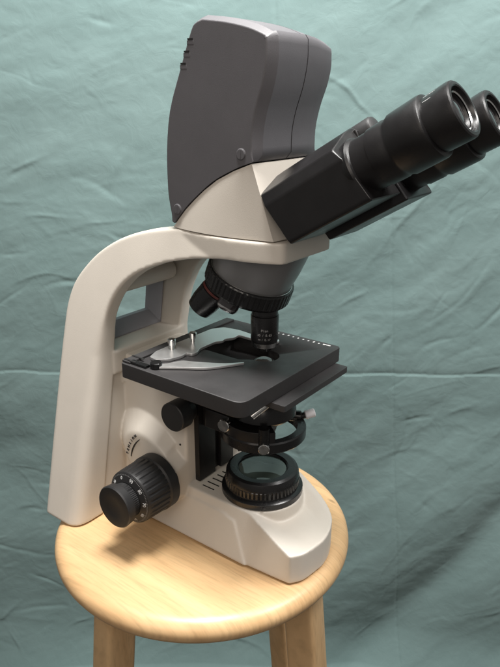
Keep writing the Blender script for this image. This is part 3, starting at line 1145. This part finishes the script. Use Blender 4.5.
def shell(name, ya, yb, sgn):
    bm = new()
    secs = [(0.0006, 0.0002, 0), (0.0007, 0.0030, 0), (0.0250, 0.0030, 0), (0.0420, 0.0030, 0), (0.0425, 0.0029, 0), (0.0430, 0.0026, 0), (0.0491, -0.0004, 0), (0.0496, -0.0007, 0), (0.0500, -0.0013, 0), (0.0500, -0.0020, 0)]
    if sgn > 0:
        secs = [(0.0006, 0.0002, 0), (0.0007, 0.0030, 0), (0.0160, 0.0028, .0012), (0.0300, 0.0024, .0035), (0.0415, 0.0018, .0065), (0.0480, -0.0002, .0090), (0.0500, -0.0020, .0110)]
    rings = []
    for y, g, drop in secs:
        rings.append([(x, sgn * y, z - drop * min(1, max(0, (z - .455) / .05))) for x, z in grown(g)])
    loft(bm, rings)
    o = obj(name, bm, M['grey'], SCOPE, sharp=50)
    o.modifiers.new('wn', 'WEIGHTED_NORMAL').keep_sharp = True
    return o


sh_near = shell('camera_housing', 0, 0, -1)
sh_far = shell('camera_housing', 0, 0, 1)
# near-black sheet put into the seam for the shade of its gap
bm = new()
loft(bm, [[(x, -.00055, z) for x, z in grown(0.0004)], [(x, .00055, z) for x, z in grown(0.0004)]])
obj('housing_seam', bm, M['slot'], sh_near)
# screw caps
for x, z in ((.0085, .4055), (-.0660, .3520)):
    bm = new()
    lathe(bm, [(.0490, .0052), (.0500, .0052), (.0503, .0047), (.0509, .0045), (.0512, .0040), (.0512, 0)], (x, 0, z), (0, -1, 0), n=40)
    cap = obj('screw_cap', bm, M['grey'], sh_near, sharp=30)
    bm = new()
    box(bm, x - .0006, x + .0006, -.05155, -.0508, z - .0030, z + .0030)
    obj('cap_slot', bm, M['grey'], cap, smooth=False)
# vent slots and ribs on the rear upper edge
for k, z in enumerate((.4960, .4865, .4770)):
    xe = float(np.interp(z, [p[1] for p in back[:-1]], [p[0] for p in back[:-1]]))
    bm = new()
    box(bm, xe - .0004, xe + .0055, -.0504, .0380, z - .0007, z + .0007)
    obj('vent_slot', bm, M['slot'], sh_near, smooth=False)
    bm = new()
    box(bm, xe - .0014, xe + .0068, -.0502, .0400, z - .0046, z - .0008)
    obj('vent_rib', bm, M['grey'], sh_near, bevel=.0006, seg=2)

# binocular tubes
AD = V((math.cos(math.radians(31)), 0, math.sin(math.radians(31))))
AN = V((-AD.z, 0, AD.x))


def tp(s, y, n_):
    return AD * s + V((0, y, 0)) + AN * n_


def sign_half(side):
    return 1 if side > 0 else -1


for side, yc, nc in ((-1, -.0300, .2850), (1, .0345, .2785)):
    bm = new()
    o_ = side  # outward
    sec = [(o_ * .0220, -.0285), (o_ * .0230, -.0240), (o_ * .0230, .0100), (o_ * .0185, .0205), (o_ * -.0060, .0325), (o_ * -.0190, .0360), (o_ * -.0285, .0360), (o_ * -.0285, -.0285)]
    if side < 0:
        sec = sec[::-1]

    def s0(n_):
        return 0.226 - (n_ + 0.0285) * 0.21

    rings = []
    for fr, g in ((0, 1.0), (1.0, 1.0)):
        ring = []
        for y, n_ in sec:
            a = s0(n_)
            b = .3095 - 0.0155 * max(0, (n_ + 0.005) / .0255) ** 1.3 if n_ < .0206 else .297
            ring.append(tp(a + (b - a) * fr, yc + y * g, nc + n_ * g))
        rings.append(ring)
    loft(bm, rings)
    ph = obj('prism_housing', bm, M['black'], SCOPE, bevel=0.0016, seg=3, ang=22, sharp=50)
    org = tp(0, yc, nc)
    bm = new()
    lathe(bm, [(.2950, .0215), (.2990, .0238), (.3030, .0246), (.3050, .0238), (.3060, .0222), (.3200, .0220), (.3205, .0230), (.3330, .0232), (.3350, .0226), (.3370, .0228), (.3400, .0243), (.3640, .0247), (.3660, .0242), (.3668, .0226), (.3668, .0)], org, AD, n=96)
    tb = obj('eyepiece_tube', bm, M['black'], SCOPE, sharp=30)
    bm = new()
    lathe(bm, [(.3600, .0205), (.3670, .0212), (.3860, .0218), (.3885, .0214), (.3895, .0203), (.3898, .0180, 1), (.3892, .0170, 1), (.3872, .0164), (.3850, .0160), (.3846, .0152, 1), (.3858, .0146, 1), (.3852, .0136), (.3835, .0130), (.3830, 0)], org, AD, n=96)
    ey = obj('eyepiece', bm, [M['black'], M['gloss_black']], SCOPE, sharp=30)
    bm = new()
    lathe(bm, [(.3832, .0133), (.3846, .0100), (.3855, .0055), (.3858, 0)], org, AD, n=48)
    obj('eye_lens', bm, M['lens'], ey, sharp=60)
    bm = new()
    lathe(bm, [(.3860, .0150), (.3868, .0146), (.3862, .0136)], org, AD, n=72, capends=False)
    obj('lens_ring', bm, M['chrome'], ey)
    # diopter marks
    bm = new()
    for a, sa, sb in ((2.02, .3695, .3790), (2.32, .3695, .3760)):
        for da in (-.02, .02):
            pass
        d_, aa, bb = basis(AD)
        ring = []
        pts = []
        for s_ in (sa, sb):
            for da in (-.012, .012):
                # mark on the upper near side of the barrel
                nv = AN * math.sin(a) + V((0, -1, 0)) * -math.cos(a)
                nv = (AN * math.sin(a + da) + V((0, 1, 0)) * math.cos(a + da))
                pts.append(org + AD * s_ + nv * (.02135 + (s_ - .367) * .0316))
        bm.faces.new([bm.verts.new(p) for p in (pts[0], pts[1], pts[3], pts[2])])
    bmesh.ops.solidify(bm, geom=bm.faces[:], thickness=0.0002)
    obj('diopter_mark', bm, M['ink_white'], ey, smooth=False)
# hinge block and its cap between the two tubes
bm = new()
rings = []
for s_ in (.215, .300):
    rings.append([tp(s_, y, n_) for y, n_ in ((-.010, .262), (.014, .262), (.014, .314), (-.010, .3185))])
loft(bm, rings)
hinge = obj('hinge_block', bm, M['black'], SCOPE, bevel=.0015, seg=2)
bm = new()
lathe(bm, [(.2900, .0105), (.3080, .0105), (.3100, .0095), (.3110, .0070), (.3112, 0)], tp(0, .0035, .3135), AD, n=48)
obj('hinge_cap', bm, M['rubber'], SCOPE, sharp=35)
